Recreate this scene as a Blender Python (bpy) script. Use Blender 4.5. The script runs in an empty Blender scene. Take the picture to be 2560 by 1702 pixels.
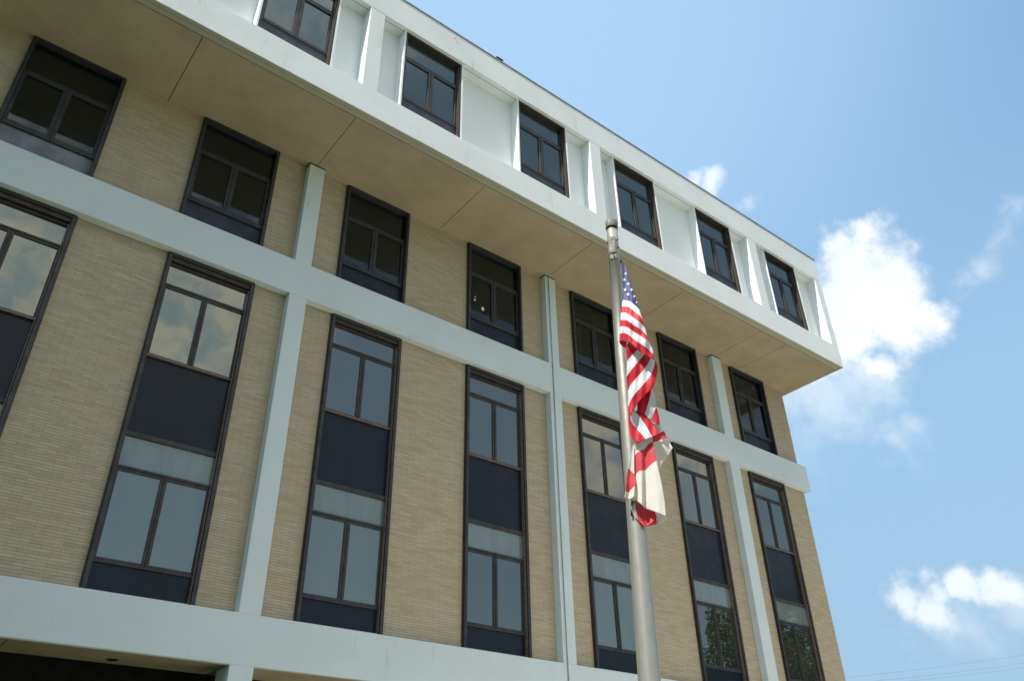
import bpy, bmesh, math, random
from mathutils import Vector, Matrix
random.seed(7)
S = bpy.context.scene
COL = S.collection
R = math.radians
# ------------------------------------------------------------ camera
CAM = Vector((-5.3322, -13.3829, -0.42))
RIGHT = Vector((0.78632567, -0.61756057, -0.01763192))
UP = Vector((-0.32362383, -0.43603771, 0.83972539))
FWD = Vector((0.52626948, 0.65459152, 0.54272496))
FPX = 2051.37                     # focal length in pixels of a 2560 px wide frame
cd = bpy.data.cameras.new('camera'); co = bpy.data.objects.new('camera', cd); COL.objects.link(co)
m = Matrix.Identity(4)
for i in range(3):
    m[i][0] = RIGHT[i]; m[i][1] = UP[i]; m[i][2] = -FWD[i]; m[i][3] = CAM[i]
co.matrix_world = m
cd.sensor_width = 36; cd.lens = 36*FPX/2560; cd.clip_start = 0.1; cd.clip_end = 5000
S.camera = co
# ------------------------------------------------------------ light
SUN = Vector((-0.54, -0.108, 0.835)).normalized()
ld = bpy.data.lights.new('sun', 'SUN'); ld.energy = 5.0; ld.angle = R(0.53); ld.color = (1.0, 0.95, 0.87)
lo = bpy.data.objects.new('sun', ld); COL.objects.link(lo)
lo.rotation_euler = SUN.to_track_quat('Z', 'Y').to_euler()
S.view_settings.view_transform = 'Standard'; S.view_settings.look = 'None'
S.view_settings.exposure = 0.5; S.view_settings.gamma = 1.0
SKY_STRENGTH = 0.105

def cam_dir(u, v):
    d = FWD + RIGHT*((u-1280)/FPX) - UP*((v-851)/FPX)
    return d.normalized()

class NT:
    def __init__(s, tree):
        s.t = tree; s.n = tree.nodes; s.l = tree.links
    def node(s, typ, **kw):
        n = s.n.new(typ)
        for k, v in kw.items(): setattr(n, k, v)
        return n
    def put(s, sock, v):
        if hasattr(v, 'is_linked'): s.l.new(v, sock)
        elif v is not None: sock.default_value = v
    def math(s, op, a, b=None, c=None, clamp=False):
        n = s.node('ShaderNodeMath', operation=op, use_clamp=clamp)
        s.put(n.inputs[0], a)
        if b is not None: s.put(n.inputs[1], b)
        if c is not None: s.put(n.inputs[2], c)
        return n.outputs[0]
    def vmath(s, op, a, b=None, sc=None):
        n = s.node('ShaderNodeVectorMath', operation=op)
        s.put(n.inputs[0], a)
        if b is not None: s.put(n.inputs[1], b)
        if sc is not None: s.put(n.inputs[3], sc)
        return n.outputs['Value'] if op in ('DISTANCE', 'LENGTH', 'DOT_PRODUCT') else n.outputs[0]
    def mix(s, f, a, b, mode='MIX'):
        n = s.node('ShaderNodeMix', data_type='RGBA', blend_type=mode)
        s.put(n.inputs[0], f); s.put(n.inputs[6], a); s.put(n.inputs[7], b)
        return n.outputs[2]
    def noise(s, vec, scale, detail=4, rough=0.55, dist=0.0):
        n = s.node('ShaderNodeTexNoise')
        s.put(n.inputs['Vector'], vec); n.inputs['Scale'].default_value = scale
        n.inputs['Detail'].default_value = detail; n.inputs['Roughness'].default_value = rough
        n.inputs['Distortion'].default_value = dist
        return n.outputs['Fac']
    def ramp(s, f, lo, hi, a=0.0, b=1.0):
        n = s.node('ShaderNodeMapRange', interpolation_type='SMOOTHSTEP')
        s.put(n.inputs[0], f); n.inputs[1].default_value = lo; n.inputs[2].default_value = hi
        n.inputs[3].default_value = a; n.inputs[4].default_value = b
        return n.outputs[0]

# ------------------------------------------------------------ sky with clouds
W = bpy.data.worlds.new('World'); S.world = W; W.use_nodes = True
W.node_tree.nodes.clear()
T = NT(W.node_tree)
sky = T.node('ShaderNodeTexSky', sky_type='NISHITA')
sky.sun_disc = False; sky.sun_elevation = math.asin(SUN.z); sky.sun_rotation = math.atan2(SUN.x, SUN.y) % (2*math.pi)
sky.altitude = 50; sky.air_density = 1.0; sky.dust_density = 1.6; sky.ozone_density = 1.6
geo = T.node('ShaderNodeNewGeometry')
D = T.vmath('SCALE', geo.outputs['Incoming'], sc=-1.0)
sepD = T.node('ShaderNodeSeparateXYZ'); T.l.new(D, sepD.inputs[0])
w3 = T.node('ShaderNodeTexNoise'); w3.inputs['Scale'].default_value = 5; w3.inputs['Detail'].default_value = 3
T.l.new(D, w3.inputs['Vector'])
wv = T.vmath('SUBTRACT', w3.outputs['Color'], (0.5, 0.5, 0.5))
w4 = T.node('ShaderNodeTexNoise'); w4.inputs['Scale'].default_value = 22; w4.inputs['Detail'].default_value = 4
T.l.new(D, w4.inputs['Vector'])
DW = T.vmath('ADD', D, T.vmath('ADD', T.vmath('SCALE', wv, sc=0.09), T.vmath('SCALE', T.vmath('SUBTRACT', w4.outputs['Color'], (0.5, 0.5, 0.5)), sc=0.05)))
# (u, v, radius px, weight) of the cloud puffs, turned into fixed compass directions of the sky
def blobs(lst):
    f = None
    for u, v, r, wgt in lst:
        c = cam_dir(u, v); ra = (cam_dir(u+r, v)-c).length
        dd = T.vmath('DISTANCE', DW, tuple(c))
        x = T.math('MULTIPLY', T.math('SUBTRACT', 1.0, T.math('DIVIDE', dd, ra)), wgt)
        f = x if f is None else T.math('MAXIMUM', f, x)
    return f
big = blobs([(2150, 570, 75, .9), (2100, 640, 110, 1), (2190, 680, 140, 1), (2080, 760, 150, 1.1), (2240, 770, 100, .7),
             (2120, 830, 120, .7), (2050, 900, 120, .65), (2320, 765, 65, .5), (2200, 900, 80, .7),
             (1770, 500, 60, 1.15), (1725, 478, 55, 1.1), (1800, 520, 45, .9), (1872, 560, 50, .8),
             (2260, 1505, 75, .62), (2340, 1475, 90, .75), (2420, 1440, 85, .85), (2500, 1445, 80, .75), (2350, 1525, 100, .6)])
thin = blobs([(2060, 980, 210, 1.0), (2180, 930, 140, 1.1), (2230, 1080, 110, .6), (1990, 1120, 160, .6),
              (2440, 690, 45, .3), (2500, 640, 55, .35), (2555, 570, 60, .5), (2590, 540, 70, .6), (2420, 1530, 190, .6), (2540, 1510, 150, .7), (2300, 1520, 120, .5)])
fb = T.noise(D, 11, 8, 0.62)
fb2 = T.noise(D, 32, 6, 0.6)
puff = T.math('ADD', T.math('MULTIPLY', T.math('SUBTRACT', fb, 0.5), 1.5), T.math('MULTIPLY', T.math('SUBTRACT', fb2, 0.5), 0.7))
dens = T.ramp(T.math('ADD', big, puff), -0.02, 0.62)
densT = T.math('MULTIPLY', T.ramp(T.math('ADD', thin, T.math('MULTIPLY', puff, 1.0)), 0.0, 1.1), 0.6)
dens = T.math('MULTIPLY', T.math('MAXIMUM', dens, densT), T.ramp(sepD.outputs[2], 0.20, 0.40, 0.80, 1.0))
# broad warm grey cloud bank on the side of the sky away from the building (mirrored in the glass)
back = T.ramp(T.math('MULTIPLY', sepD.outputs[1], -1.0), 0.02, 0.22)
def mirrored(lst):
    f = None
    for x, z, r in lst:
        c = Vector((x-CAM.x, -13.55, z-CAM.z)).normalized()
        v = T.math('SUBTRACT', 1.0, T.math('DIVIDE', T.vmath('DISTANCE', DW, tuple(c)), r))
        f = v if f is None else T.math('MAXIMUM', f, v)
    return f
bankf = mirrored([(-5.8, 8.6, .24), (-2.0, 9.0, .20), (-1.6, 7.9, .13), (8.6, 9.3, .10), (8.3, 8.2, .08), (12.0, 9.3, .12), (12.3, 8.0, .09), (-1.2, 18.2, .14), (-3.4, 3.6, .05), (-9, 14, .3)])
fbB = T.noise(T.vmath('MULTIPLY', DW, (1, 1, 1.5)), 9, 7, 0.6)
bank = T.ramp(T.math('ADD', bankf, T.math('MULTIPLY', T.math('SUBTRACT', fbB, 0.5), 2.2)), -0.05, 0.75)
fill_glow = T.math('MULTIPLY', T.ramp(sepD.outputs[2], 0.74, 0.93), T.ramp(sepD.outputs[1], 0.15, -0.1))  # unseen bright zenith, added to light the top storey fascia
skyc = sky.outputs[0]
# hazy summer air: the sky is paler than a clean one
lum = T.node('ShaderNodeRGBToBW'); T.l.new(skyc, lum.inputs[0])
front = T.ramp(sepD.outputs[1], -0.28, 0.06)
nearsun = T.ramp(T.vmath('DOT_PRODUCT', D, tuple(cam_dir(1150, 60))), 0.80, 1.0)
hazy = T.mix(nearsun, (1.68, 3.09, 5.00, 1), (2.96, 4.59, 6.55, 1))
mid = T.ramp(sepD.outputs[2], 0.74, 0.40)
hazy = T.mix(T.math('MULTIPLY', mid, 0.85), hazy, (2.5, 4.15, 5.9, 1))
low = T.ramp(sepD.outputs[2], 0.38, 0.12)
hazy = T.mix(T.math('MULTIPLY', low, 0.9), hazy, (2.64, 4.00, 5.27, 1))
skyh = T.mix(T.math('MULTIPLY', front, 0.97), skyc, hazy)
skyh = T.mix(T.math('MULTIPLY', back, 0.55), skyh, (2.95, 3.75, 4.2, 1))
ccol = T.mix(T.ramp(fb, 0.35, 0.75), (6.2, 6.8, 7.2, 1), (7.3, 7.5, 7.6, 1))
out = T.mix(dens, skyh, ccol)
out = T.mix(T.math('MULTIPLY', bank, 0.85), out, T.mix(T.ramp(T.noise(DW, 16, 5, 0.55), .40, .60), (3.9, 4.5, 4.8, 1), (8.2, 6.9, 5.4, 1)))
out = T.mix(T.math('MULTIPLY', fill_glow, 0.75), out, (13.0, 13.6, 13.8, 1))
bg = T.node('ShaderNodeBackground'); T.l.new(out, bg.inputs[0]); bg.inputs[1].default_value = SKY_STRENGTH
wo = T.node('ShaderNodeOutputWorld'); T.l.new(bg.outputs[0], wo.inputs[0])

# ------------------------------------------------------------ materials
def mat(name):
    mt = bpy.data.materials.new(name); mt.use_nodes = True; mt.node_tree.nodes.clear()
    t = NT(mt.node_tree)
    o = t.node('ShaderNodeOutputMaterial')
    return mt, t, o
def principled(t, o, col, rough, metal=0.0, spec=0.5, bump=None, bstr=0.2, bdist=0.01):
    p = t.node('ShaderNodeBsdfPrincipled')
    t.put(p.inputs['Base Color'], col); t.put(p.inputs['Roughness'], rough)
    p.inputs['Metallic'].default_value = metal; p.inputs['Specular IOR Level'].default_value = spec
    if bump is not None:
        b = t.node('ShaderNodeBump'); b.inputs['Strength'].default_value = bstr; b.inputs['Distance'].default_value = bdist
        t.l.new(bump, b.inputs['Height']); t.l.new(b.outputs[0], p.inputs['Normal'])
    t.l.new(p.outputs[0], o.inputs[0]); return p
def pos(t):
    return t.node('ShaderNodeNewGeometry').outputs['Position']

def white_concrete(name, base, grime, streak=0.5):
    mt, t, o = mat(name); P = pos(t)
    streaks = t.noise(t.vmath('MULTIPLY', P, (5, 5, 0.5)), 1.6, 5, 0.65)
    patch = t.noise(P, 0.9, 4, 0.6)
    fine = t.noise(P, 38, 4, 0.6)
    f = t.math('MULTIPLY', t.ramp(streaks, 0.56, 0.80), t.ramp(patch, 0.42, 0.62))
    c = t.mix(t.math('MULTIPLY', f, streak), base, grime)
    c = t.mix(t.ramp(patch, 0.3, 0.75, 0, 0.16), c, grime)
    c = t.mix(t.ramp(fine, 0.62, 0.8, 0, 0.12), c, (0.3, 0.3, 0.27, 1))
    h = t.math('ADD', t.noise(P, 9, 5, 0.6), t.math('MULTIPLY', fine, 0.35))
    principled(t, o, c, 0.78, spec=0.25, bump=h, bstr=0.35, bdist=0.006)
    return mt
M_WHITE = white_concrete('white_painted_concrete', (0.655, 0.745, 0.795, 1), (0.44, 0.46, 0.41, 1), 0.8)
M_WHITE_LIT = white_concrete('lit_white_concrete', (0.81, 0.85, 0.88, 1), (0.50, 0.51, 0.46, 1), 0.95)  # same white, base raised to carry the stronger light up there
M_PANEL_LIT = white_concrete('lit_recess_panel', (0.90, 0.93, 0.95, 1), (0.80, 0.83, 0.82, 1), 0.25)  # base raised further to stand for bounced light in the recesses
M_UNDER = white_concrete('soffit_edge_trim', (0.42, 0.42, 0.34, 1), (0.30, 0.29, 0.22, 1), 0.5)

mt, t, o = mat('tan_brick'); M_BRICK = mt
P = pos(t)
sx = t.node('ShaderNodeSeparateXYZ'); t.l.new(P, sx.inputs[0])
cb = t.node('ShaderNodeCombineXYZ')
t.l.new(t.math('ADD', sx.outputs[0], sx.outputs[1]), cb.inputs[0]); t.l.new(sx.outputs[2], cb.inputs[1])
bk = t.node('ShaderNodeTexBrick'); t.l.new(cb.outputs[0], bk.inputs['Vector'])
bk.offset = 0.5; bk.inputs['Scale'].default_value = 1.0
bk.inputs['Brick Width'].default_value = 0.295; bk.inputs['Row Height'].default_value = 0.0508
bk.inputs['Mortar Size'].default_value = 0.0042; bk.inputs['Mortar Smooth'].default_value = 0.25; bk.inputs['Bias'].default_value = -0.1
bk.inputs['Color1'].default_value = (0.555, 0.48, 0.36, 1); bk.inputs['Color2'].default_value = (0.465, 0.39, 0.275, 1)
bk.inputs['Mortar'].default_value = (0.33, 0.28, 0.19, 1)
rowv = t.node('ShaderNodeCombineXYZ')
t.l.new(t.math('MULTIPLY', sx.outputs[0], 2.2), rowv.inputs[0]); t.l.new(t.math('MULTIPLY', sx.outputs[2], 19.69), rowv.inputs[1])
rown = t.noise(rowv.outputs[0], 1.0, 2, 0.5)
c = t.mix(t.ramp(rown, 0.3, 0.7, 0.0, 0.38), bk.outputs['Color'], t.mix(1.0, bk.outputs['Color'], (0.76, 0.75, 0.74, 1), 'MULTIPLY'))
big_n = t.noise(P, 0.6, 4, 0.6)
c = t.mix(t.ramp(big_n, 0.35, 0.7, 0, 0.28), c, (0.43, 0.34, 0.22, 1))
spk = t.noise(P, 60, 3, 0.7)
c = t.mix(t.ramp(spk, 0.6, 0.8, 0, 0.25), c, (0.25, 0.19, 0.12, 1))
principled(t, o, c, 0.85, spec=0.2, bump=t.math('SUBTRACT', t.math('MULTIPLY', spk, 0.3), bk.outputs['Fac']), bstr=0.6, bdist=0.006)

mt, t, o = mat('tan_stucco'); M_STUCCO = mt
P = pos(t)
a = t.noise(P, 1.1, 5, 0.65); b = t.noise(P, 26, 5, 0.7); g = t.noise(P, 5, 4, 0.6)
c = t.mix(t.ramp(a, 0.3, 0.72), (0.44, 0.38, 0.27, 1), (0.37, 0.315, 0.22, 1))
c = t.mix(t.ramp(b, 0.5, 0.75, 0, 0.35), c, (0.24, 0.19, 0.11, 1))
c = t.mix(t.ramp(g, 0.55, 0.75, 0, 0.25), c, (0.50, 0.39, 0.235, 1))
principled(t, o, c, 0.9, spec=0.15, bump=b, bstr=0.5, bdist=0.008)

def simple(name, col, rough, metal=0.0, spec=0.5, var=0.25, scale=4, bstr=0.05):
    mt, t, o = mat(name); P = pos(t)
    n = t.noise(P, scale, 4, 0.6)
    dark = tuple(x*(1-var) for x in col[:3])+(1,)
    c = t.mix(t.ramp(n, 0.35, 0.65), col, dark)
    principled(t, o, c, t.ramp(n, 0.3, 0.7, rough*0.85, min(1, rough*1.15)), metal, spec, bump=t.noise(P, 60, 2, 0.5), bstr=bstr, bdist=0.002)
    return mt
M_FRAME = simple('bronze_frame', (0.058, 0.053, 0.051, 1), 0.42, 0.25, 0.5, 0.35, 6)
M_FRAME_UP = simple('grey_bronze_frame', (0.044, 0.050, 0.054, 1), 0.45, 0.2, 0.5, 0.3, 6)
M_FRAME_TOP = simple('brown_bronze_frame', (0.045, 0.036, 0.032, 1), 0.45, 0.2, 0.5, 0.3, 6)
M_BEAD = simple('brown_sill_bar', (0.27, 0.205, 0.16, 1), 0.4, 0.3, 0.5, 0.4, 20)  # lighter brown than the frame bars
M_NAVY = simple('navy_spandrel', (0.009, 0.015, 0.026, 1), 0.30, 0.0, 0.35, 0.3, 3)
M_NAVY_UP = simple('slate_spandrel', (0.035, 0.043, 0.068, 1), 0.5, 0.0, 0.4, 0.25, 3)
M_SLATE = simple('faded_spandrel', (0.24, 0.26, 0.31, 1), 0.5, 0.0, 0.4, 0.3, 3)
M_DARK = simple('dark_gap', (0.012, 0.012, 0.011, 1), 0.9, 0, 0.1)
M_ROOM = simple('dim_room', (0.03, 0.027, 0.022, 1), 0.95, 0, 0.1, 0.5, 1.5)
M_SILL = simple('pale_inner_sill', (0.42, 0.43, 0.40, 1), 0.7, 0, 0.2)
M_BLIND = simple('drawn_blind', (0.20, 0.185, 0.14, 1), 0.8, 0, 0.2, 0.15, 2)
M_COPING = simple('coping_metal', (0.38, 0.41, 0.43, 1), 0.45, 0.4, 0.5, 0.3, 8)
M_POLE = simple('brushed_aluminium', (0.46, 0.44, 0.385, 1), 0.36, 0.65, 0.5, 0.10, 9, 0.1)
M_CAP = simple('weathered_cap', (0.21, 0.20, 0.17, 1), 0.65, 0.1, 0.5, 0.3, 20)
M_PAPER = simple('paper', (0.8, 0.8, 0.78, 1), 0.7)
M_CABLE = simple('cable_jacket', (0.35, 0.38, 0.40, 1), 0.6)
M_WIRE = simple('line_wire', (0.25, 0.25, 0.25, 1), 0.6)
M_LEAFY = simple('indoor_leaf', (0.25, 0.32, 0.16, 1), 0.6)

def glass(name, refl, body, tint=(0.88, 0.97, 0.95, 1), trans=0.0, wav=0.02, fres=0.35):
    mt, t, o = mat(name); P = pos(t)
    gl = t.node('ShaderNodeBsdfGlossy'); gl.inputs['Roughness'].default_value = 0.015; gl.inputs['Color'].default_value = tint
    b = t.node('ShaderNodeBump'); b.inputs['Strength'].default_value = wav; b.inputs['Distance'].default_value = 0.05
    t.l.new(t.noise(P, 1.3, 2, 0.4), b.inputs['Height']); t.l.new(b.outputs[0], gl.inputs['Normal'])
    df = t.node('ShaderNodeBsdfDiffuse')
    t.put(df.inputs['Color'], t.mix(t.ramp(t.noise(t.vmath('MULTIPLY', P, (3, 3, 0.7)), 1.5, 4, 0.6), 0.35, 0.7), body, tuple(x*0.8 for x in body[:3])+(1,)))
    inner = df.outputs[0]
    if trans > 0:
        tr = t.node('ShaderNodeBsdfTransparent'); tr.inputs['Color'].default_value = (0.75, 0.78, 0.74, 1)
        mx = t.node('ShaderNodeMixShader'); mx.inputs[0].default_value = trans
        t.l.new(df.outputs[0], mx.inputs[1]); t.l.new(tr.outputs[0], mx.inputs[2]); inner = mx.outputs[0]
    lw = t.node('ShaderNodeLayerWeight'); lw.inputs['Blend'].default_value = 0.35
    f = t.math('ADD', t.math('MULTIPLY', lw.outputs['Fresnel'], fres), refl, clamp=True)
    mx = t.node('ShaderNodeMixShader'); t.l.new(f, mx.inputs[0]); t.l.new(inner, mx.inputs[1]); t.l.new(gl.outputs[0], mx.inputs[2])
    t.l.new(mx.outputs[0], o.inputs[0]); return mt
M_GLASS = glass('tinted_mirror_glass', 0.21, (0.028, 0.034, 0.033, 1))
M_GLASS_PALE_REFL = glass('pale_reflection_glass', 0.22, (0.08, 0.105, 0.095, 1), tint=(0.88, 0.98, 0.92, 1))  # paler body colour paints in a lighter sky reflection
M_GLASS_PALE = glass('pale_blind_glass', 0.12, (0.19, 0.23, 0.22, 1))
M_GLASS_UP = glass('clear_dark_glass', 0.04, (0.008, 0.010, 0.011, 1), tint=(0.75, 0.86, 1.0, 1), trans=0.6, fres=0.2)
M_GLASS_TOP = glass('blue_grey_glass', 0.15, (0.02, 0.032, 0.036, 1), tint=(0.8, 0.95, 1.0, 1))

def cloth(name, col, trans, back=None):
    mt, t, o = mat(name); P = pos(t)
    n = t.noise(t.vmath('MULTIPLY', P, (1, 1, 0.35)), 34, 3, 0.6)
    n2 = t.noise(P, 900, 2, 0.5)
    b = t.node('ShaderNodeBump'); b.inputs['Strength'].default_value = 0.25; b.inputs['Distance'].default_value = 0.01
    t.l.new(t.math('ADD', n, t.math('MULTIPLY', n2, 0.03)), b.inputs['Height'])
    p = t.node('ShaderNodeBsdfPrincipled'); p.inputs['Base Color'].default_value = col; p.inputs['Roughness'].default_value = 0.55
    p.inputs['Sheen Weight'].default_value = 0.15; p.inputs['Specular IOR Level'].default_value = 0.3
    tr = t.node('ShaderNodeBsdfTranslucent'); tr.inputs['Color'].default_value = col
    t.l.new(b.outputs[0], p.inputs['Normal']); t.l.new(b.outputs[0], tr.inputs['Normal'])
    mx = t.node('ShaderNodeMixShader'); mx.inputs[0].default_value = trans
    t.l.new(p.outputs[0], mx.inputs[1]); t.l.new(tr.outputs[0], mx.inputs[2]); t.l.new(mx.outputs[0], o.inputs[0])
    return mt
C_RED = cloth('flag_red', (0.62, 0.012, 0.028, 1), 0.35)
C_WHITE = cloth('flag_white', (0.76, 0.77, 0.80, 1), 0.35)
C_BLUE = cloth('flag_blue', (0.018, 0.035, 0.17, 1), 0.25)
C_CORAL = cloth('state_flag_red', (0.74, 0.095, 0.115, 1), 0.48)
C_CREAM = cloth('state_flag_white', (0.82, 0.80, 0.75, 1), 0.48)

mt, t, o = mat('grass'); M_GRASS = mt; P = pos(t)
c = t.mix(t.noise(P, 3, 6, 0.7), (0.03, 0.055, 0.018, 1), (0.07, 0.09, 0.035, 1))
principled(t, o, c, 0.9, spec=0.1, bump=t.noise(P, 40, 4, 0.7), bstr=0.6, bdist=0.03)
mt, t, o = mat('paving'); M_PAVE = mt; P = pos(t)
c = t.mix(t.noise(P, 2, 6, 0.7), (0.54, 0.50, 0.42, 1), (0.44, 0.40, 0.33, 1))
principled(t, o, c, 0.9, spec=0.2, bump=t.noise(P, 60, 4, 0.7), bstr=0.4, bdist=0.01)
mt, t, o = mat('leaf'); M_LEAF = mt; P = pos(t)
c = t.mix(t.noise(P, 1.2, 4, 0.7), (0.035, 0.06, 0.016, 1), (0.10, 0.13, 0.035, 1))
principled(t, o, c, 0.6, spec=0.3)
M_BARK = simple('bark', (0.16, 0.12, 0.085, 1), 0.9, 0, 0.1, 0.5, 12, 0.6)

# ------------------------------------------------------------ mesh helpers
def mesh_obj(name, bm, mats, parent=None, bevel=0.0, smooth=False):
    me = bpy.data.meshes.new(name); bm.to_mesh(me); bm.free()
    for x in (mats if isinstance(mats, (list, tuple)) else [mats]): me.materials.append(x)
    if smooth:
        for p in me.polygons: p.use_smooth = True
    ob = bpy.data.objects.new(name, me); COL.objects.link(ob)
    if parent: ob.parent = parent
    if bevel:
        md = ob.modifiers.new('bevel', 'BEVEL'); md.width = bevel; md.segments = 2; md.limit_method = 'ANGLE'
    return ob
def box(bm, x0, x1, y0, y1, z0, z1, mi=0):
    v = [bm.verts.new(p) for p in ((x0,y0,z0),(x1,y0,z0),(x1,y1,z0),(x0,y1,z0),(x0,y0,z1),(x1,y0,z1),(x1,y1,z1),(x0,y1,z1))]
    for f in ((0,3,2,1),(4,5,6,7),(0,1,5,4),(1,2,6,5),(2,3,7,6),(3,0,4,7)):
        fc = bm.faces.new([v[i] for i in f]); fc.material_index = mi
def boxes(name, lst, m, parent, bevel=0.0):
    bm = bmesh.new()
    for b in lst: box(bm, *b)
    return mesh_obj(name, bm, m, parent, bevel)
def tube(bm, p0, p1, r0, r1=None, seg=12, cap=True, mi=0):
    r1 = r0 if r1 is None else r1
    p0 = Vector(p0); p1 = Vector(p1); d = (p1-p0).normalized()
    a = d.orthogonal().normalized(); b = d.cross(a)
    A = [bm.verts.new(p0+(a*math.cos(2*math.pi*i/seg)+b*math.sin(2*math.pi*i/seg))*r0) for i in range(seg)]
    B = [bm.verts.new(p1+(a*math.cos(2*math.pi*i/seg)+b*math.sin(2*math.pi*i/seg))*r1) for i in range(seg)]
    for i in range(seg):
        f = bm.faces.new((A[i], A[(i+1)%seg], B[(i+1)%seg], B[i])); f.smooth = True; f.material_index = mi
    if cap:
        bm.faces.new(A[::-1]).material_index = mi; bm.faces.new(B).material_index = mi
def empty(name, loc=(0, 0, 0), parent=None):
    o = bpy.data.objects.new(name, None); COL.objects.link(o); o.location = loc
    o.empty_display_size = 0.3
    if parent: o.parent = parent
    return o
def tag(o, label=None, cat=None, group=None, kind=None):
    if label: o['label'] = label
    if cat: o['category'] = cat
    if group: o['group'] = group
    if kind: o['kind'] = kind

# ------------------------------------------------------------ ground
GZ = -2.0
g = boxes('ground', [(-600, 600, -600, 600, GZ-0.3, GZ)], M_GRASS, None); tag(g, kind='structure')
g = boxes('bounce_pavement', [(0.5, 60, -26, 1.0, GZ-0.05, GZ+0.004)], M_PAVE, None); tag(g, kind='structure')  # unseen paving, kept to the right so its bounce brightens that side

# ------------------------------------------------------------ the office building
BX0, BX1 = -14.45, 17.47            # brick walls
YW = 0.20                           # brick plane; the white frame stands at y = 0
DEPTH = 14.0
LB, LT = 2.39, 3.19                 # lower band
MB, MT = 9.61, 10.465               # middle band
SF = 13.30                          # soffit
SL, HD, RT = 14.10, 16.83, 17.78    # overhang sill, head and roof line
YO = -2.05
bld = empty('office_building', (0, 0, GZ))
bld['label'] = 'tan brick office building with white concrete frame and overhanging white top storey'
bld['category'] = 'office building'
def B(o):                            # parts are modelled in world space
    o.parent = bld; o.matrix_parent_inverse = Matrix.Translation((0, 0, -GZ)); return o
def part(name, lst, m, bevel=0.0, whole=False):
    if whole: return B(boxes(name, lst, m, None, bevel))
    return [B(boxes(name, [b], m, None, bevel)) for b in lst]

TALL = [-13.1, -9.75, -6.13, -2.775, 0.675, 4.18, 7.70, 11.235, 14.63]; TWD = 1.70
OVER = [-13.1, -9.7, -6.2, -2.67, 0.755, 4.235, 7.735, 11.235, 14.67]; OWD = 1.64
# brick wall with real openings: piers of brick between the window shafts
def wall_strip(name, z0, z1, xs, wd):
    x = BX0
    for w in xs:
        part(name, [(x, w+0.02, YW, YW+0.30, z0, z1)], M_BRICK); x = w+wd-0.02
    part(name, [(x, BX1, YW, YW+0.30, z0, z1)], M_BRICK)
wall_strip('brick_wall', LT-0.02, MB+0.02, TALL, TWD)
wall_strip('brick_wall', MT-0.02, SF+0.05, TALL, TWD)
part('brick_wall', [(BX1-0.30, BX1, YW+0.30, DEPTH, LB, SF+0.05), (BX0, BX0+0.3, YW+0.30, DEPTH, LB, SF+0.05), (BX0+.3, BX1-.3, DEPTH-.3, DEPTH, LB, SF+0.05)], M_BRICK)
part('room_partition', [(BX0+0.3, BX1-0.3, 1.9, 2.0, LT, RT-0.3)], M_ROOM)
part('floor_slab', [(BX0+0.3, BX1-0.3, 0.52, 1.9, z, z+0.3) for z in (6.0, 9.85)], M_ROOM)
# bands
part('white_band', [(BX0-0.1, 17.58, 0, YW-0.004, MB, MT), (BX1+0.003, 17.58, YW, DEPTH, MB, MT)], M_WHITE, 0.012)
part('white_band', [(BX0-0.1, 17.58, 0, 0.075, LB, LT), (BX0-0.1, 17.46, 0.075, YW+0.35, LB+0.1, LT), (BX1+0.003, 17.58, YW+.35, DEPTH, LB, LT)], M_WHITE, 0.012)
PIL = [(-14.4, -14.0), (-7.4, -7.0), (-0.385, 0.0), (6.625, 7.0), (13.565, 14.0)]
for x0, x1 in PIL:
    part('pillar', [(x0, x1, 0.004, YW+0.01, LT-0.003, MB+0.003)], M_WHITE, 0.012)
    part('pillar', [(x0+0.005, x1-0.005, 0.006, YW+0.01, MT-0.003, SF-0.03)], M_WHITE, 0.012)
    part('pillar_cap', [(x0-0.002, x1+0.002, 0.002, YW+0.01, SF-0.028, SF-0.007)], M_DARK)
    part('porch_pillar', [(x0-0.01, x1+0.01, 0.003, 0.55, GZ, LB+0.003)], M_WHITE, 0.012)
# porch
part('porch_ceiling', [(x0, x1, 0.077, 1.5, LB+0.012, LB+0.06) for x0, x1 in
     ((BX0, -7.42), (-6.98, -3.51), (-3.495, -0.40), (0.015, 3.5), (3.515, 6.61), (7.015, 10.3), (10.315, 13.55), (14.015, BX1))], M_STUCCO)
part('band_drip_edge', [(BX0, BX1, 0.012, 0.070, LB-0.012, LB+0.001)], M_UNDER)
part('entrance_glazing', [(BX0+.3, BX1-.3, 1.02, 1.07, GZ, LB+0.012)], M_DARK)
for i in range(22):
    x = BX0+0.5+i*1.44; part('entrance_mullion', [(x, x+0.06, 0.985, 1.017, GZ, LB-0.5)], M_DARK)
for x in (-12, -5.4, -1.96, 1.9, 5.2, 8.8, 12.1):
    bm = bmesh.new(); tube(bm, (x, 0.72, LB+0.004), (x, 0.72, LB+0.03), 0.085, seg=20); B(mesh_obj('ceiling_downlight', bm, M_DARK))

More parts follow.
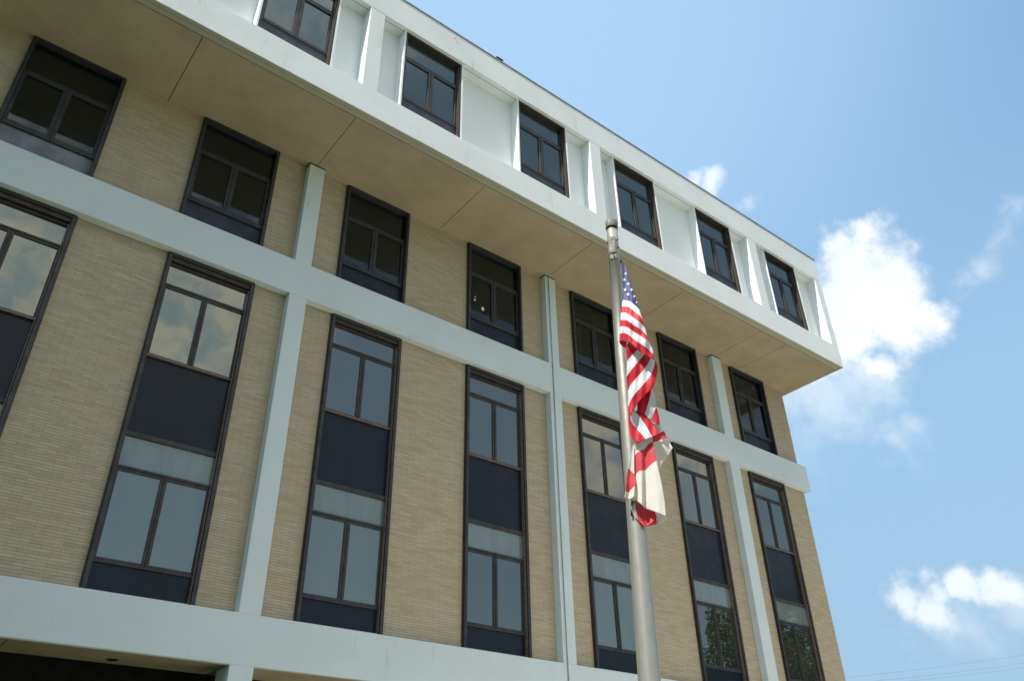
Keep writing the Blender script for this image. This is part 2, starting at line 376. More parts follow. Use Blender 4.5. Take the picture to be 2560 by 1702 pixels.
# soffit: panels with open joints, a border with a drip groove
JX = [-14.5, -10.5, -7.05, -3.57, -0.21, 3.27, 6.76, 10.29, 13.76, 15.02, 17.65]
for i in range(len(JX)-1):
    part('soffit_panel', [(JX[i]+0.007, JX[i+1]-0.007, -1.80, YW+0.02 if JX[i] < 17 else 1, SF-0.006, SF+0.05)], M_STUCCO)
part('soffit_backing', [(BX0, 17.7, -1.95, YW-.005, SF+0.055, SF+0.09)], M_DARK)
part('soffit_side_panel', [(BX1+0.003, 17.65, YW+0.03, DEPTH, SF-0.006, SF+0.05)], M_STUCCO)
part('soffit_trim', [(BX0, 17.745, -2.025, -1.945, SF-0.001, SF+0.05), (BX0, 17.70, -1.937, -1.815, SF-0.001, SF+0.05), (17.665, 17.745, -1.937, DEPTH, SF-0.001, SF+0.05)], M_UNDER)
XE = 17.77
part('fascia', [(BX0, XE, YO, YO+0.02, SF, SL), (BX0, XE-0.02, YO+0.02, YO+0.34, SF+0.052, SL), (XE-0.02, XE, YO+0.02, DEPTH, SF, SL)], M_WHITE_LIT, 0.006, True)
part('parapet', [(BX0, XE, YO, YO+0.40, HD, RT), (XE-0.36, XE, YO+0.40, DEPTH, HD, RT)], M_WHITE_LIT, 0.012)
part('head_groove', [(BX0, 17.40, YO+0.12, YO+0.13, HD-0.004, HD+0.01)], M_FRAME)
part('roof_coping', [(BX0, XE+0.035, YO-0.014, YO+0.40, RT+0.010, RT+0.055), (XE-0.38, XE+0.014, YO+0.40, DEPTH, RT+0.010, RT+0.055)], M_COPING, 0.006)
part('coping_shadow_gap', [(BX0, XE+0.01, YO-0.004, YO+0.3, RT, RT+0.010)], M_FRAME)
part('roof', [(BX0, XE-0.36, YO+0.36, DEPTH, RT-0.4, RT-0.3)], M_COPING)
OP = [(-14.3, -13.95), (-7.33, -6.93), (-0.275, 0.11), (6.72, 7.125), (13.70, 14.13), (17.43, XE)]
for x0, x1 in OP:
    part('overhang_pier', [(x0, x1, YO+0.003, YO+0.40, SL-0.003, HD+0.003)], M_WHITE_LIT, 0.012)
YP = -1.69
# recessed panels between the overhang windows
ends = []
x = BX0
for w in OVER: ends.append((x, w)); x = w+OWD
ends.append((x, 17.43))
for a, b in ends:
    segs = [(a, b)]
    for p0, p1 in OP:
        ns = []
        for s0, s1 in segs:
            if p0 < s1 and p1 > s0:
                if p0 > s0+.05: ns.append((s0, p0))
                if p1 < s1-.05: ns.append((p1, s1))
            else: ns.append((s0, s1))
        segs = ns
    for s0, s1 in segs: part('recessed_panel', [(s0+.002, s1-.002, YP, YP+0.05, SL-0.01, HD+0.01)], M_PANEL_LIT)
for w in OVER:
    for xx in (w-0.045, w+OWD+0.002): part('window_surround', [(xx, xx+0.043, YO+0.075, YP-0.003, SL-0.003, HD+0.002)], M_PANEL_LIT)
part('overhang_side_wall', [(XE-0.30, XE-0.1, YO+0.40, DEPTH, SL-0.01, HD+0.01)], M_WHITE)
for k in range(4):
    part('side_pier', [(XE-0.1, XE-0.003, 1.5+k*3.6, 1.9+k*3.6, SL-0.003, HD+0.003)], M_WHITE, 0.01)
# rooms behind the overhang glass
part('room_partition', [(BX0+0.1, 17.3, -1.2, -1.12, SL-0.3, HD+0.2)], M_ROOM)
# lead cable down the second pillar, vent and rod on the roof
bm = bmesh.new()
pts = [(6.735, -0.016, SF-0.05), (6.735, -0.016, MT+0.02), (6.72, -0.018, 6.5), (6.722, -0.016, LT), (6.722, -0.016, GZ+0.3)]
for a, b in zip(pts, pts[1:]): tube(bm, a, b, 0.011, seg=8)
B(mesh_obj('drop_cable', bm, M_CABLE))
bm = bmesh.new(); box(bm, 3.57, 3.63, -1.99, -1.93, RT+0.055, RT+0.165); box(bm, 3.48, 3.70, -2.03, -1.91, RT+0.16, RT+0.185)
B(mesh_obj('roof_vent', bm, M_DARK))
bm = bmesh.new(); tube(bm, (3.13, -2.02, RT+0.05), (3.13, -2.02, RT+0.24), 0.008, 0.004, 8); B(mesh_obj('lightning_rod', bm, M_PAPER))
for i in range(4):
    bm = bmesh.new(); bx = [7.9, 12.4, 15.9, 2.1][i]
    tube(bm, (bx, YO-0.02, RT-0.12-0.06*(i % 2)), (bx, YO+0.01, RT-0.12-0.06*(i % 2)), 0.018, seg=10)
    B(mesh_obj('wall_bolt', bm, M_PAPER))

# ------------------------------------------------------------ windows (local: x from 0, y absolute offsets, z from base)
def wframe(name, w, z0, z1, y0, y1, t, m, ph, bevel=0.003):
    return boxes(name, [(0, t, y0, y1, z0, z1), (w-t, w, y0, y1, z0, z1), (t, w-t, y0, y1, z1-t, z1)], m, ph, bevel)
def sash(name, x0, x1, z0, z1, y0, y1, t, m, ph):
    return boxes(name, [(x0, x0+t, y0, y1, z0, z1), (x1-t, x1, y0, y1, z0, z1), (x0+t, x1-t, y0, y1, z1-t, z1), (x0+t, x1-t, y0, y1, z0, z0+t)], m, ph, 0.004)
def pane(x0, x1, z0, z1, y, m, ph, name='pane'):
    o = boxes(name, [(x0, x1, y, y+0.008, z0, z1)], m, ph)
    ti = random.Random(int(x0*100+z0*1000)); return o
def pieces(name, lst, m, r, bevel=0.0):
    for b in lst: boxes(name, [b], m, r, bevel)
def tall_window():
    # local origin: left edge, frame front plane y=0 (world 0.12), z = band top
    r = empty('window', (0, 0, 0)); H = MB-0.015-LT; w = TWD
    wframe('frame', w, 0.0, H, 0, 0.20, 0.066, M_FRAME, r)
    pieces('outer_trim', [(-0.018, 0.0, 0.03, 0.09, 0, H), (w, w+0.018, 0.03, 0.09, 0, H)], M_FRAME_TOP, r)
    boxes('head_cover', [(0.066, w-0.066, 0.03, 0.19, H-0.16, H-0.068), (0.066, w-0.066, 0.085, 0.19, H-0.22, H-0.163)], M_FRAME_TOP, r, 0.008)
    a, b = 0.066, w-0.066; c = w/2; yg = 0.125
    Z = lambda z: z-LT
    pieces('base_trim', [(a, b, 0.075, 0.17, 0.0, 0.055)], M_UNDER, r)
    pieces('spandrel', [(a, b, yg, yg+0.02, 0.055, Z(3.70))], M_NAVY, r)
    pieces('spandrel', [(a, b, yg, yg+0.02, Z(5.885), Z(7.35))], M_NAVY, r)
    pieces('transom_bar', [(a, b, 0.09, 0.17, Z(5.80), Z(5.885)), (a, b, 0.085, 0.17, Z(5.225), Z(5.265)), (a, b, 0.085, 0.17, Z(8.905), Z(8.945)),
                         (a, b, 0.09, 0.17, Z(3.665), Z(3.70)+0.0)], M_FRAME, r, 0.004)
    pieces('sill_bar', [(a, b, 0.07, 0.123, Z(7.352), Z(7.368)), (a, b, 0.09, 0.123, Z(7.38), Z(7.392)), (b-0.022, b-0.012, 0.03, 0.12, 0.06, H-0.2)], M_BEAD, r)
    for z0, z1 in ((3.70, 5.225), (7.37, 8.905)):
        s = 0.048
        for x0, x1 in ((a, c-0.008), (c+0.008, b)):
            sash('sash', x0, x1, Z(z0)+0.001, Z(z1)-0.001, 0.10, 0.15, s, M_FRAME, r)
            pane(x0+s, x1-s, Z(z0)+s, Z(z1)-s, yg, M_GLASS, r)
        pieces('mullion', [(c-0.007, c+0.007, 0.09, 0.15, Z(z0), Z(z1))], M_FRAME_TOP, r)
    pane(a, b, Z(5.267), Z(5.798), yg, M_GLASS_PALE, r)
    pane(a, b, Z(8.947), H-0.165, yg, M_GLASS, r)
    return r
def upper_window():
    r = empty('window', (0, 0, 0)); H = SF-0.012-MT; w = TWD
    wframe('frame', w, 0.0, H, 0, 0.22, 0.06, M_FRAME_UP, r)
    pieces('outer_trim', [(-0.018, 0.0, 0.03, 0.09, 0, H), (w, w+0.018, 0.03, 0.09, 0, H)], M_FRAME_TOP, r)
    a, b = 0.06, w-0.06; c = w/2; yg = 0.135; Z = lambda z: z-MT
    pieces('spandrel', [(a, b, yg, yg+0.02, 0.0, Z(11.04))], M_NAVY_UP, r)
    pieces('transom_bar', [(a, b, 0.09, 0.17, Z(11.04), Z(11.10)), (a, b, 0.10, 0.17, Z(12.42), Z(12.475))], M_FRAME_UP, r, 0.004)
    s = 0.062
    for x0, x1 in ((a, c-0.012), (c+0.012, b)):
        sash('sash', x0, x1, Z(11.101), Z(12.419), 0.10, 0.16, s, M_FRAME_UP, r)
        pane(x0+s, x1-s, Z(11.101)+s, Z(12.419)-s, yg, M_GLASS_UP, r)
    pieces('mullion', [(c-0.011, c+0.011, 0.085, 0.17, Z(11.10), Z(12.42))], M_FRAME_UP, r)
    pane(a, b, Z(12.476), H-0.06, yg, M_GLASS_UP, r)
    pieces('inner_sill', [(a+s, c-0.012-s, 0.20, 0.30, Z(11.20), Z(11.215)), (c+0.012+s, b-s, 0.20, 0.30, Z(11.20), Z(11.215))], M_SILL, r)
    return r
def top_window():
    r = empty('window', (0, 0, 0)); H = HD-0.006-SL; w = OWD
    wframe('frame', w, 0.0, H, 0, 0.26, 0.05, M_FRAME_TOP, r)
    a, b = 0.05, w-0.05; c = w/2; yg = 0.135; Z = lambda z: z-SL
    pieces('jamb_bead', [(b-0.02, b-0.008, 0.05, 0.06, 0, H-0.05), (b-0.02, b-0.008, 0.11, 0.12, 0, H-0.05)], M_BEAD, r)
    pieces('spandrel', [(a, b, yg-0.03, yg, 0.0, Z(14.60))], M_NAVY_UP, r)
    pieces('transom_bar', [(a, b, 0.09, 0.22, Z(14.60), Z(14.64)), (a, b, 0.10, 0.22, Z(16.04), Z(16.10))], M_FRAME_TOP, r, 0.004)
    s = 0.062
    for x0, x1 in ((a, c-0.012), (c+0.012, b)):
        sash('sash', x0, x1, Z(14.641), Z(16.039), 0.10, 0.155, s, M_FRAME_UP, r)
        pane(x0+s, x1-s, Z(14.641)+s, Z(16.039)-s, yg, M_GLASS_TOP, r)
    pieces('mullion', [(c-0.011, c+0.011, 0.085, 0.22, Z(14.64), Z(16.04))], M_FRAME_TOP, r)
    pane(a, b, Z(16.101), H-0.05, yg, M_GLASS_TOP, r)
    return r
def dup(r):
    n = r.copy(); COL.objects.link(n)
    for ch in list(r.children):
        c = ch.copy(); COL.objects.link(c); c.parent = n
    return n
def place(proto, xs, y, z):
    out = []
    for i, x in enumerate(xs):
        o = proto if i == 0 else dup(proto)
        B(o); o.location = (x, y, z); out.append(o)
    return out
tw = place(tall_window(), TALL, 0.12, LT)
uw = place(upper_window(), TALL, 0.11, MT)
ow = place(top_window(), OVER, YO+0.085, SL)
# what sets single windows apart: glass tilted by a hair, faded lower panel, things on sills, stickers
rr = random.Random(3)
for w in tw+uw+ow:
    for ch in w.children:
        if ch.name.startswith('pane'):
            c = [sum((Vector(v.co)[k] for v in ch.data.vertices))/8 for k in range(3)]
            ax, az = rr.uniform(-0.004, 0.004), rr.uniform(-0.006, 0.006)
            C = Vector(c); Mx = Matrix.Translation(C) @ Matrix.Rotation(ax, 4, 'X') @ Matrix.Rotation(az, 4, 'Z') @ Matrix.Translation(-C)
            ch.matrix_local = Mx
def swap(w, prefix, m, first_only=True):
    for ch in w.children:
        if ch.name.startswith(prefix):
            ch.data = ch.data.copy(); ch.data.materials[0] = m
            if first_only: return
def pale_reflection(w, top=True):
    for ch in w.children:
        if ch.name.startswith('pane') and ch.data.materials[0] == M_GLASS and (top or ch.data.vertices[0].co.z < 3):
            ch.data = ch.data.copy(); ch.data.materials[0] = M_GLASS_PALE_REFL
pale_reflection(tw[2]); pale_reflection(tw[3]); pale_reflection(tw[4], False); pale_reflection(tw[6], False)
swap(uw[2], 'spandrel', M_SLATE)
for w in uw[4:]:
    swap(w, 'spandrel', simple('deep_navy_spandrel', (0.016, 0.022, 0.045, 1), 0.45, 0, 0.35, 0.3, 3)) if w is uw[4] else swap(w, 'spandrel', uw[4].children and bpy.data.materials['deep_navy_spandrel'])
for w in uw[4:]:
    for ch in list(w.children):
        if ch.name.startswith('inner_sill'): bpy.data.objects.remove(ch)
# plants on the sill of the third storey's left window
bm = bmesh.new(); rp = random.Random(5)
for i in range(60):
    x = rp.choice((rp.uniform(0.17, 0.36), rp.uniform(1.15, 1.5))); z = 11.22-MT; L = rp.uniform(0.05, 0.22)
    a = Vector((x, 0.24+rp.uniform(-.02, .02), z)); b = a+Vector((rp.uniform(-.1, .1), rp.uniform(-.02, .02), L)); n = Vector((0.006, 0, 0))
    v = [bm.verts.new(p) for p in (a-n, a+n, b)]; bm.faces.new(v)
mesh_obj('sill_plant', bm, M_LEAFY, uw[2])
for cx, cz, rx, rz in ((0.52, 11.47, 0.045, 0.06), (0.27, 11.64, 0.028, 0.035), (0.285, 11.74, 0.02, 0.02)):
    bm = bmesh.new()
    vs = [bm.verts.new((cx+rx*math.cos(k*math.pi/8), 0.131, cz-MT+rz*math.sin(k*math.pi/8))) for k in range(16)]
    vs2 = [bm.verts.new((v.co.x, 0.1335, v.co.z)) for v in vs]
    bm.faces.new(vs[::-1]); bm.faces.new(vs2)
    for k in range(16): bm.faces.new((vs[k], vs[(k+1) % 16], vs2[(k+1) % 16], vs2[k]))
    mesh_obj('window_sticker', bm, M_PAPER, uw[5])
# curtains seen in two third-storey windows
for w, xs in ((uw[6], (0.18, 0.95)), (uw[8], (0.16, 1.25))):
    bm = bmesh.new()
    for x0 in xs:
        prev = None
        for k in range(9):
            x = x0+0.045*k; y = 0.26+0.02*(k % 2)
            cur = (bm.verts.new((x, y, 0.6)), bm.verts.new((x, y, 2.6)))
            if prev: bm.faces.new((prev[0], cur[0], cur[1], prev[1]))
            prev = cur
    mesh_obj('curtain', bm, M_BLIND, w)

# ------------------------------------------------------------ flagpole
DP = 7.0; AZ = R(47.72)
HV = Vector((math.sin(AZ), math.cos(AZ), 0)); HR = Vector((math.cos(AZ), -math.sin(AZ), 0))
BASE = Vector((CAM.x, CAM.y, 0)) + HV*DP
def pole_pt(z): return BASE + HR*(-0.055+0.0195*(z-0.82)) + Vector((0, 0, z))
def prad(z): return 0.0905 + (0.0585-0.0905)*(z-0.82)/(5.45-0.82)
fp = empty('flagpole', pole_pt(GZ))
fp['label'] = 'tall tapered brushed aluminium flagpole standing in front of the brick facade'
fp['category'] = 'flagpole'
def FPp(o): o.parent = fp; o.matrix_parent_inverse = Matrix.Translation(-pole_pt(GZ)); return o
bm = bmesh.new()
zs = [GZ, 0, 1.0, 2.0, 3.0, 4.0, 5.0, 5.5]
for a, b in zip(zs, zs[1:]): tube(bm, pole_pt(a), pole_pt(b), prad(a), prad(b), 40, cap=(b == 5.5))
bmesh.ops.remove_doubles(bm, verts=bm.verts, dist=1e-5)
FPp(mesh_obj('pole_shaft', bm, M_POLE))
bm = bmesh.new(); zt = 5.5
tube(bm, pole_pt(5.475), pole_pt(5.565), 0.066, 0.067, 40); tube(bm, pole_pt(5.565), pole_pt(5.585), 0.067, 0.055, 40)
FPp(mesh_obj('pole_cap', bm, M_CAP, bevel=0.003))
bm = bmesh.new(); tube(bm, pole_pt(5.455), pole_pt(5.476), 0.0635, 0.0635, 40); FPp(mesh_obj('cap_gap', bm, M_DARK))
# oval pulley cover on the side of the pole that faces the camera
def plate(name, zc, hw, hh, ang, r_off, mtl, th=0.012, n=20):
    bm = bmesh.new(); rings = []
    for rr_ in (0.0, 0.6, 0.9, 1.0):
        ring = []
        for k in range(n):
            a = 2*math.pi*k/n; ca, sa = math.cos(a), math.sin(a)
            ex = abs(ca)**0.6*math.copysign(1, ca)*hw*rr_; ez = abs(sa)**0.6*math.copysign(1, sa)*hh*rr_
            z = zc+ez; rad = prad(z)+r_off + (th if rr_ < 0.95 else -0.004)
            aa = ang+ex/prad(z)
            d = -HV*math.cos(aa)+HR*math.sin(aa)
            ring.append(bm.verts.new(pole_pt(z)+d*rad))
        rings.append(ring)
    for q in range(1, len(rings)):
        for k in range(n): 
            if q == 1:
                bm.faces.new((rings[0][0], rings[1][k], rings[1][(k+1) % n])) if k == 0 else None
            else: bm.faces.new((rings[q-1][k], rings[q-1][(k+1) % n], rings[q][(k+1) % n], rings[q][k]))
    bm.faces.new(rings[1])
    bmesh.ops.delete(bm, geom=[v for v in rings[0]], context='VERTS')
    return FPp(mesh_obj(name, bm, mtl, smooth=False))
plate('pulley_cover', 5.20, 0.043, 0.125, -0.12, 0.004, M_CAP)
plate('pulley_plate', 5.055, 0.048, 0.05, -0.05, 0.001, M_CAP, 0.008)
for a, z in ((0.85, 5.28), (0.85, 5.17), (-1.1, 5.27), (-0.75, 5.09), (0.0, 5.04)):
    d = -HV*math.cos(a)+HR*math.sin(a); p = pole_pt(z); bm = bmesh.new()
    tube(bm, p+d*prad(z), p+d*(prad(z)+0.02), 0.010, 0.008, 10)
    FPp(mesh_obj('cover_screw', bm, M_CAP))
bm = bmesh.new(); p = pole_pt(GZ); tube(bm, p, p+Vector((0, 0, 0.06)), 0.26, 0.22, 36); tube(bm, p+Vector((0, 0, 0.06)), p+Vector((0, 0, 0.16)), 0.22, 0.12, 36)
FPp(mesh_obj('base_collar', bm, M_CAP))

# ------------------------------------------------------------ flags: limp cloth hanging from the pole
def zA(x, y): return (1480+x/4.6125, 520+y/4.6125)
def zC(x, y): return (1500+x/6.2727, 840+y/6.2727)
def zD(x, y): return (1540+x/5.806, 1070+y/5.806)
def hang(u, v, off):
    """point of the cloth lying `off` metres behind the upright plane through the pole"""
    d = cam_dir(u, v); t = (DP+off)/(d.x*HV.x+d.y*HV.y); return CAM+d*t
def resample(pts, n):
    pts = [Vector(p) for p in pts]
    if len(pts) == 2: return [pts[0].lerp(pts[1], i/(n-1)) for i in range(n)]
    P_ = [2*pts[0]-pts[1]]+pts+[2*pts[-1]-pts[-2]]
    dense = []
    for i in range(1, len(P_)-2):
        for k in range(12):
            s = k/12; a, b, c, d = P_[i-1], P_[i], P_[i+1], P_[i+2]
            dense.append(0.5*((2*b)+(c-a)*s+(2*a-5*b+4*c-d)*s*s+(3*b-a-3*c+d)*s**3))
    dense.append(pts[-1])
    L = [0]
    for a, b in zip(dense, dense[1:]): L.append(L[-1]+(b-a).length)
    out = []; j = 0
    for i in range(n):
        s = L[-1]*i/(n-1)
        while j < len(L)-2 and L[j+1] < s: j += 1
        q = (s-L[j])/max(1e-9, L[j+1]-L[j]); out.append(dense[j].lerp(dense[j+1], min(1, q)))
    return out
def ribbons(bm, curves, mats, depth, n=44, m_=7):
    """sheet of cloth through a family of curves; strip i between curves i and i+1 gets material mats[i]"""
    R_ = [resample(c, n) for c in curves]
    rows = []
    for i in range(len(R_)-1):
        for k in range(m_):
            s = k/m_
            rows.append(([R_[i][j].lerp(R_[i+1][j], s) for j in range(n)], i))
    rows.append((R_[-1], len(R_)-2))
    V = []
    for ri, (row, i) in enumerate(rows):
        vr = []
        for j, p in enumerate(row):
            s = j/(n-1); tt = ri/(len(rows)-1)
            vr.append(bm.verts.new(hang(p.x, p.y, depth(p.x, p.y, s, tt))))
        V.append(vr)
    for a in range(len(V)-1):
        for j in range(n-1):
            f = bm.faces.new((V[a][j], V[a][j+1], V[a+1][j+1], V[a+1][j])); f.material_index = mats[rows[a][1]]; f.smooth = True
    return V
def wr(u, v, k=1.0):                  # small hanging pleats
    return k*(0.0055*math.sin(u*0.30+0.02*v)+0.004*math.sin(u*0.17-v*0.03+1.3)+0.003*math.sin(v*0.11+u*0.05))
RD, WH, BL = 0, 1, 2
def d1(u, v, s, t): 
    near = min(1, max(0, (v-650)/150))
    return -0.02-0.22*near - 0.05*math.sin(math.pi*min(1, s))*near - 0.03*s + wr(u, v, near*1.35)
bm = bmesh.new()
L1 = [[zA(350, 650), zA(366, 612)], [zA(353, 760), zA(385, 755), zA(416, 765)], [zA(360, 900), zA(410, 893), zA(464, 905)],
      [zA(355, 1060), zA(430, 1072), zA(492, 1118), zA(545, 1170)],
      [zA(343, 1135), zA(420, 1142), zA(490, 1195), zA(545, 1238), zA(583, 1285)],
      [zA(333, 1205), zA(410, 1217), zA(490, 1272), zA(560, 1325), zA(612, 1385)],
      [zA(328, 1290), zA(400, 1294), zA(480, 1350), zA(560, 1400), zA(641, 1478)],
      [zA(320, 1365), zA(400, 1370), zA(480, 1424), zA(570, 1480), zC(740, 70), zC(800, 155), zC(832, 235)],
      [zA(316, 1450), zA(375, 1443), zA(430, 1467), zC(470, 0), zC(560, 70), zC(680, 150), zC(770, 220), zC(836, 292)],
      [zC(302, 100), zC(350, 72), zC(415, 80), zC(490, 120), zC(585, 212), zC(690, 292), zC(790, 338), zC(857, 388)]]
V1 = ribbons(bm, L1, [BL, BL, BL, WH, RD, WH, RD, WH, RD], d1)
# curled lip of the lowest stripe
def dlip(u, v, s, t): return -0.24+0.09*t+wr(u, v, 0.5)
ribbons(bm, [[zC(303, 98), zC(350, 74), zC(417, 86)], [zC(312, 120), zC(350, 160), zC(413, 192)]], [RD], lambda u, v, s, t: -0.245+0.10*t*s, 14, 4)
def d2(u, v, s, t): return -0.200-0.03*math.sin(math.pi*s)+0.03*s+wr(u, v, 1.2)
L2 = [[zC(413, 205), zC(430, 130), zC(480, 60)], [zC(425, 395), zC(500, 300), zC(590, 215), zC(640, 160)],
      [zC(417, 640), zC(500, 520), zC(600, 400), zC(695, 290), zC(740, 240)],
      [zC(434, 865), zC(500, 740), zC(640, 580), zC(740, 450), zC(795, 340), zC(805, 290)],
      [zC(440, 1110), zC(510, 960), zC(640, 800), zC(780, 640), zC(845, 480), zC(857, 375)],
      [zC(475, 1262), zC(522, 1160), zC(600, 1050), zC(700, 940), zC(815, 830), zC(870, 700), zC(903, 545), zC(896, 455), zC(858, 378)]]
ribbons(bm, L2, [RD, WH, RD, WH, RD], d2)
def d3(u, v, s, t): return -0.160+0.02*t+wr(u, v, 0.9)
ribbons(bm, [[zC(812, 790), zC(700, 915), zC(600, 1030), zC(577, 1190)], [zC(812, 800), zC(770, 1000), zC(705, 1226)],
             [zC(816, 795), zC(858, 960), zC(880, 1115), zC(835, 1250), zC(797, 1330)]], [RD, WH], d3, 30, 7)
ribbons(bm, [[zC(880, 1112), zC(840, 1240), zC(800, 1330)], [zC(882, 1108), zC(920, 1240), zC(942, 1392)]], [RD], d3, 24, 6)
ribbons(bm, [[zC(798, 1328), zC(870, 1362), zC(942, 1392)], [zC(862, 1440), zC(905, 1505), zC(945, 1520), zC(977, 1460)]], [WH],
        lambda u, v, s, t: -0.15+0.05*t, 16, 5)
def d4(u, v, s, t): return -0.178+0.02*math.sin(3*s)+0.02*t+wr(u, v, 0.7)
ribbons(bm, [[zC(440, 1100), zC(445, 1220), zC(450, 1400), zC(482, 1560), zD(240, 150), zD(320, 212)],
             [zC(472, 1235), zC(500, 1360), zC(600, 1480), zC(680, 1568), zD(432, 160)],
             [zC(522, 1160), zC(600, 1235), zC(700, 1370), zC(800, 1540), zD(528, 132)],
             [zC(590, 1180), zC(700, 1225), zC(800, 1325), zC(880, 1450), zD(640, 82)]], [RD, WH, RD], d4, 36, 8)
# white stars sewn on the canton
def star(cu, cv, r, rot):
    vs = []
    for k in range(10):
        a = rot+k*math.pi/5; q = r if k % 2 == 0 else r*0.42
        u, v = cu+q*math.sin(a)*0.95, cv-q*math.cos(a)
        vs.append((u, v))
    def P3(u, v):
        xl = zA(354, 0)[0]; xr = zA(366+ (v-652.7)/ (773.7-652.7)*(545-366)*1.0, 0)[0]
        s = min(1, max(0, (u-xl)/max(1, xr-xl)))
        return hang(u, v, d1(u, v, s, 0)-0.006)
    c = bm.verts.new(P3(cu, cv)); w_ = [bm.verts.new(P3(*p)) for p in vs]
    for k in range(10):
        f = bm.faces.new((c, w_[k], w_[(k+1) % 10])); f.material_index = WH
for x, y, r, ro in ((390, 757, 4.0, .2), (375, 828, 4.4, -.1), (418, 876, 5, .1), (381, 944, 5, .3), (455, 942, 4.4, .4), (417, 997, 5.2, .1),
                    (487, 1019, 4.0, .5), (380, 900-40+140, 0.01, 0), (515, 1088, 3.0, .3), (383, 1045, 0.01, 0)):
    if r > 1: star(*zA(x, y), r, ro)
bmesh.ops.remove_doubles(bm, verts=bm.verts, dist=0.0004)
us = mesh_obj('national_flag', bm, [C_RED, C_WHITE, C_BLUE])
md = us.modifiers.new('cloth_thickness', 'SOLIDIFY'); md.thickness = 0.0012
tag(us, 'limp red and white striped flag with blue starred corner at the pole top', 'flag')
# state flag
bm = bmesh.new()
cr, crx = 0, 1
def prof(u):
    x = (u-1540)*5.806
    pts_ = [(100, 0.02), (270, 0.012), (370, -0.03), (432, 0.025), (520, -0.025), (590, -0.05), (735, -0.045), (900, 0)]
    for (a, b), (c, d) in zip(pts_, pts_[1:]):
        if a <= x <= c:
            s = (x-a)/(c-a); s = s*s*(3-2*s); return b+(d-b)*s
    return 0
def d5(u, v, s, t): return -0.110+prof(u)*(0.35+0.6*t)-0.02*t+wr(u, v, 0.25)
SM = [[zD(268, 130), zD(340, 130), zD(400, 120), zD(440, 90), zD(525, 70)],
      [zD(268, 392), zD(330, 340), zD(420, 297), zD(470, 232), zD(530, 195)],
      [zD(247, 530), zD(300, 490), zD(380, 452), zD(425, 440), zD(485, 370), zD(558, 330)],
      [zD(275, 715), zD(305, 650), zD(350, 618), zD(430, 605), zD(505, 530), zD(588, 470)],
      [zD(275, 850), zD(330, 830), zD(400, 820), zD(500, 790), zD(662, 800)],
      [zD(240, 975), zD(320, 968), zD(390, 1000), zD(450, 1030), zD(560, 1060), zD(705, 1040)],
      [zD(200, 1045), zD(310, 1062), zD(380, 1120), zD(430, 1166), zD(570, 1215), zD(725, 1288)]]
ribbons(bm, SM, [1, 0, 0, 1, 1, 1], d5, 60, 8)
d6 = lambda u, v, s, t: -0.05+0.03*s-0.02*t+wr(u, v, 0.5)
ribbons(bm, [[zD(520, 80), zD(600, 70), zD(700, 40)], [zD(535, 207), zD(640, 175), zD(742, 153)], [zD(548, 330), zD(690, 312), zD(825, 285)],
             [zD(612, 600), zD(620, 600), zD(628, 594)]], [0, 1, 1], d6, 30, 8)
d7 = lambda u, v, s, t: -0.125-0.02*t+0.03*math.sin(s*5)*t+wr(u, v, 0.8)
ribbons(bm, [[zD(248, 240), zD(262, 250)], [zD(175, 582), zD(220, 622), zD(266, 667)], [zD(152, 740), zD(210, 745), zD(277, 760)],
             [zD(138, 912), zD(180, 932), zD(225, 885), zD(274, 835)], [zD(118, 1008), zD(165, 1022), zD(215, 1030), zD(262, 990)]], [1, 0, 0, 1], d7, 26, 8)
d8 = lambda u, v, s, t: -0.100+0.045*math.sin(math.pi*t)+wr(u, v, 0.5)
ribbons(bm, [[zD(228, 1050), zD(235, 1180), zD(262, 1270), zD(320, 1327)], [zD(280, 1050), zD(287, 1150), zD(302, 1240), zD(324, 1327)]], [1], d8, 20, 5)
ribbons(bm, [[zD(280, 1050), zD(290, 1180), zD(322, 1325), zD(430, 1434)], [zD(420, 1130), zD(440, 1220), zD(450, 1330), zD(436, 1428)], [zD(565, 1195), zD(575, 1250), zD(584, 1300), zD(442, 1420)]], [0, 0], d8, 24, 7)
ribbons(bm, [[zD(583, 1293), zD(500, 1368), zD(438, 1424)], [zD(592, 1390), zD(540, 1404), zD(452, 1424)]], [0], lambda u, v, s, t: -0.07+0.05*t, 14, 5)
ribbons(bm, [[zD(565, 1195), zD(580, 1300), zD(593, 1390)], [zD(727, 1285), zD(736, 1302), zD(702, 1345), zD(640, 1386)]], [1], lambda u, v, s, t: -0.06-0.07*t+0.05*math.sin(math.pi*t), 20, 8)
bmesh.ops.remove_doubles(bm, verts=bm.verts, dist=0.0004)
st = mesh_obj('state_flag', bm, [C_CORAL, C_CREAM])
md = st.modifiers.new('cloth_thickness', 'SOLIDIFY'); md.thickness = 0.0012
tag(st, 'white flag with a red diagonal cross hanging limp below the striped flag', 'flag')
# halyard with its snap hook at the flag's upper corner
bm = bmesh.new()
hp = [hang(*zA(336, 594), 0.0), hang(*zA(343, 612), 0.0), hang(*zA(352, 622), -0.01), hang(*zA(352, 648), -0.015)]
for a, b in zip(hp, hp[1:]): tube(bm, a, b, 0.007, seg=8)
a0 = pole_pt(4.98)+HR*(prad(4.98)+0.001)
tube(bm, a0, hp[0], 0.006, seg=8)
FPp(mesh_obj('halyard_and_shade', bm, M_FRAME)); bm = bmesh.new()
shade_strip = [hang(*zD(238, 1010), -0.08), hang(*zD(226, 1120), -0.088), hang(*zD(228, 1270), -0.094)]  # dark tube put where a shadow strip lies beside the pole
for a, b in zip(shade_strip, shade_strip[1:]): tube(bm, a, b, 0.009, seg=8)
FPp(mesh_obj('halyard_and_shade', bm, M_FRAME))

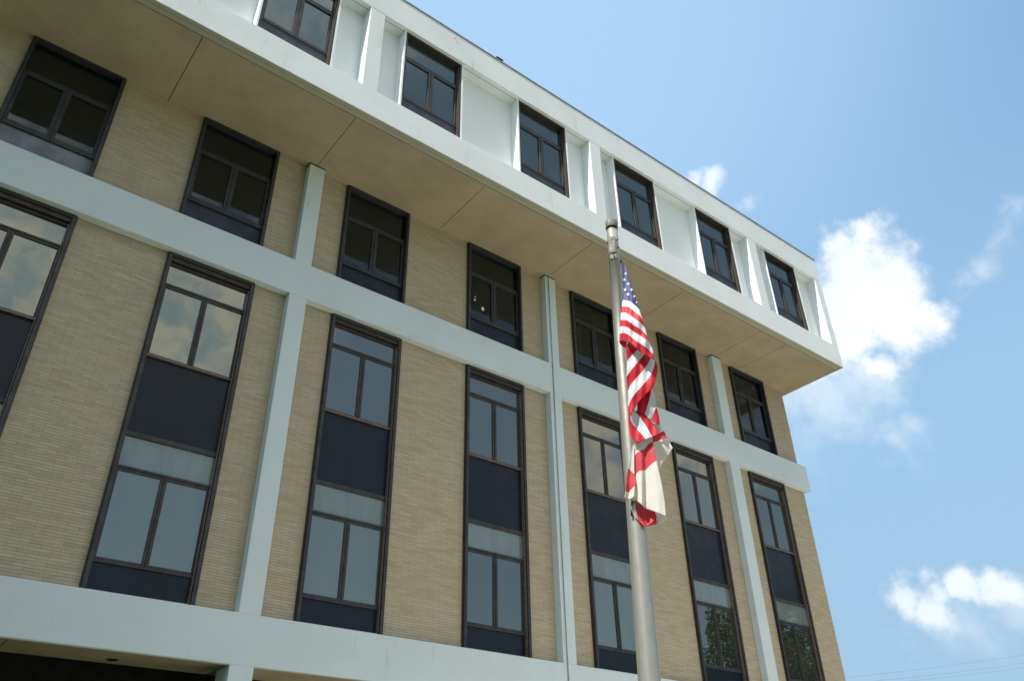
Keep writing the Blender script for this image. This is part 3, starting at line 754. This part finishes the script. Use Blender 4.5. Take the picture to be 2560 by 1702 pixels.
# ------------------------------------------------------------ overhead wires, far off at the lower right
def wire(u0, v0, u1, v1, dist, label):
    d0, d1_ = cam_dir(u0, v0), cam_dir(u1, v1)
    a = CAM+d0*(dist/math.hypot(d0.x, d0.y)); b = CAM+d1_*(dist*1.25/math.hypot(d1_.x, d1_.y))
    A = a+(a-b)*1.0; Bp = b+(b-a)*1.5; pts = []
    bm = bmesh.new(); prev = None
    for k in range(25):
        s = k/24; p = A.lerp(Bp, s); p.z -= 1.5*(4*s*(1-s))*0.3 - 0.4
        if prev is not None: tube(bm, prev, p, 0.006, seg=6, cap=False)
        prev = p
    o = mesh_obj('power_line', bm, M_WIRE); tag(o, label, 'power line', 'thin power lines crossing the low sky')
wire(2200, 1685, 2560, 1635, 60, 'thin power line, uppermost of three at the lower right corner of the sky')
wire(2280, 1693, 2560, 1655, 60, 'thin power line, middle one of three low in the sky')
wire(2300, 1700, 2560, 1666, 60, 'thin power line, lowest of three beside the building corner')

# ------------------------------------------------------------ trees across the street (mirrored in the right-hand windows) and one unseen light blocker
def tree(x, y, h, rx, seed, label, group='trees mirrored in the window glass'):
    rt = random.Random(seed)
    r = empty('broadleaf_tree', (x, y, GZ)); r['label'] = label; r['category'] = 'tree'
    if group: r['group'] = group
    bm = bmesh.new(); limbs = []
    tube(bm, (0, 0, 0), (0.1, 0, h*0.35), 0.34, 0.24, 12)
    for k in range(7):
        a = k*0.9+rt.random(); e = Vector((math.cos(a)*rx*rt.uniform(.3, .7), math.sin(a)*rx*rt.uniform(.3, .7), h*rt.uniform(.6, .9)))
        tube(bm, (0.1, 0, h*0.33), e*0.55+Vector((0, 0, h*0.15)), 0.17, 0.09, 8, cap=False); tube(bm, e*0.55+Vector((0, 0, h*0.15)), e, 0.09, 0.03, 8)
        limbs.append(e)
    mesh_obj('trunk', bm, M_BARK, r)
    verts = []; faces = []
    cl = [Vector((0, 0, h*0.72))]+limbs
    for k in range(78):
        a = rt.uniform(0, 6.28); q = math.sqrt(rt.random()); zz = rt.uniform(0.35, 0.98)
        prof_ = math.sin(math.pi*min(1, (zz-0.28)/0.74))**0.6
        cl.append(Vector((math.cos(a)*q*rx*prof_, math.sin(a)*q*rx*prof_, zz*h)))
    for c in cl:
        cr_ = rt.uniform(0.55, 1.15)
        for i in range(430):
            d = Vector((rt.gauss(0, 1), rt.gauss(0, 1), rt.gauss(0, .8))).normalized()*cr_*rt.uniform(0.35, 1.0)
            p = c+d; s = rt.uniform(0.06, 0.125)
            ax = Vector((rt.gauss(0, 1), rt.gauss(0, 1), rt.gauss(0, 1))).normalized(); bx = ax.orthogonal().normalized()
            i0 = len(verts)
            verts += [p-ax*s, p+bx*s*0.5, p+ax*s, p-bx*s*0.5]; faces.append((i0, i0+1, i0+2, i0+3))
    me = bpy.data.meshes.new('crown'); me.from_pydata([tuple(v) for v in verts], [], faces); me.materials.append(M_LEAF)
    o = bpy.data.objects.new('crown', me); COL.objects.link(o); o.parent = r
tree(30.2, -13.0, 12.8, 3.9, 1, 'dark leafy tree mirrored in the sixth tall window from the left')
tree(37.0, -13.8, 14.8, 4.2, 2, 'larger leafy tree mirrored in the rightmost tall window')
tree(-13.5, -8.5, 13.5, 4.8, 5, 'broad unseen tree added on the left to block sky light', None)  # added out of view to cut sky light on the left wall
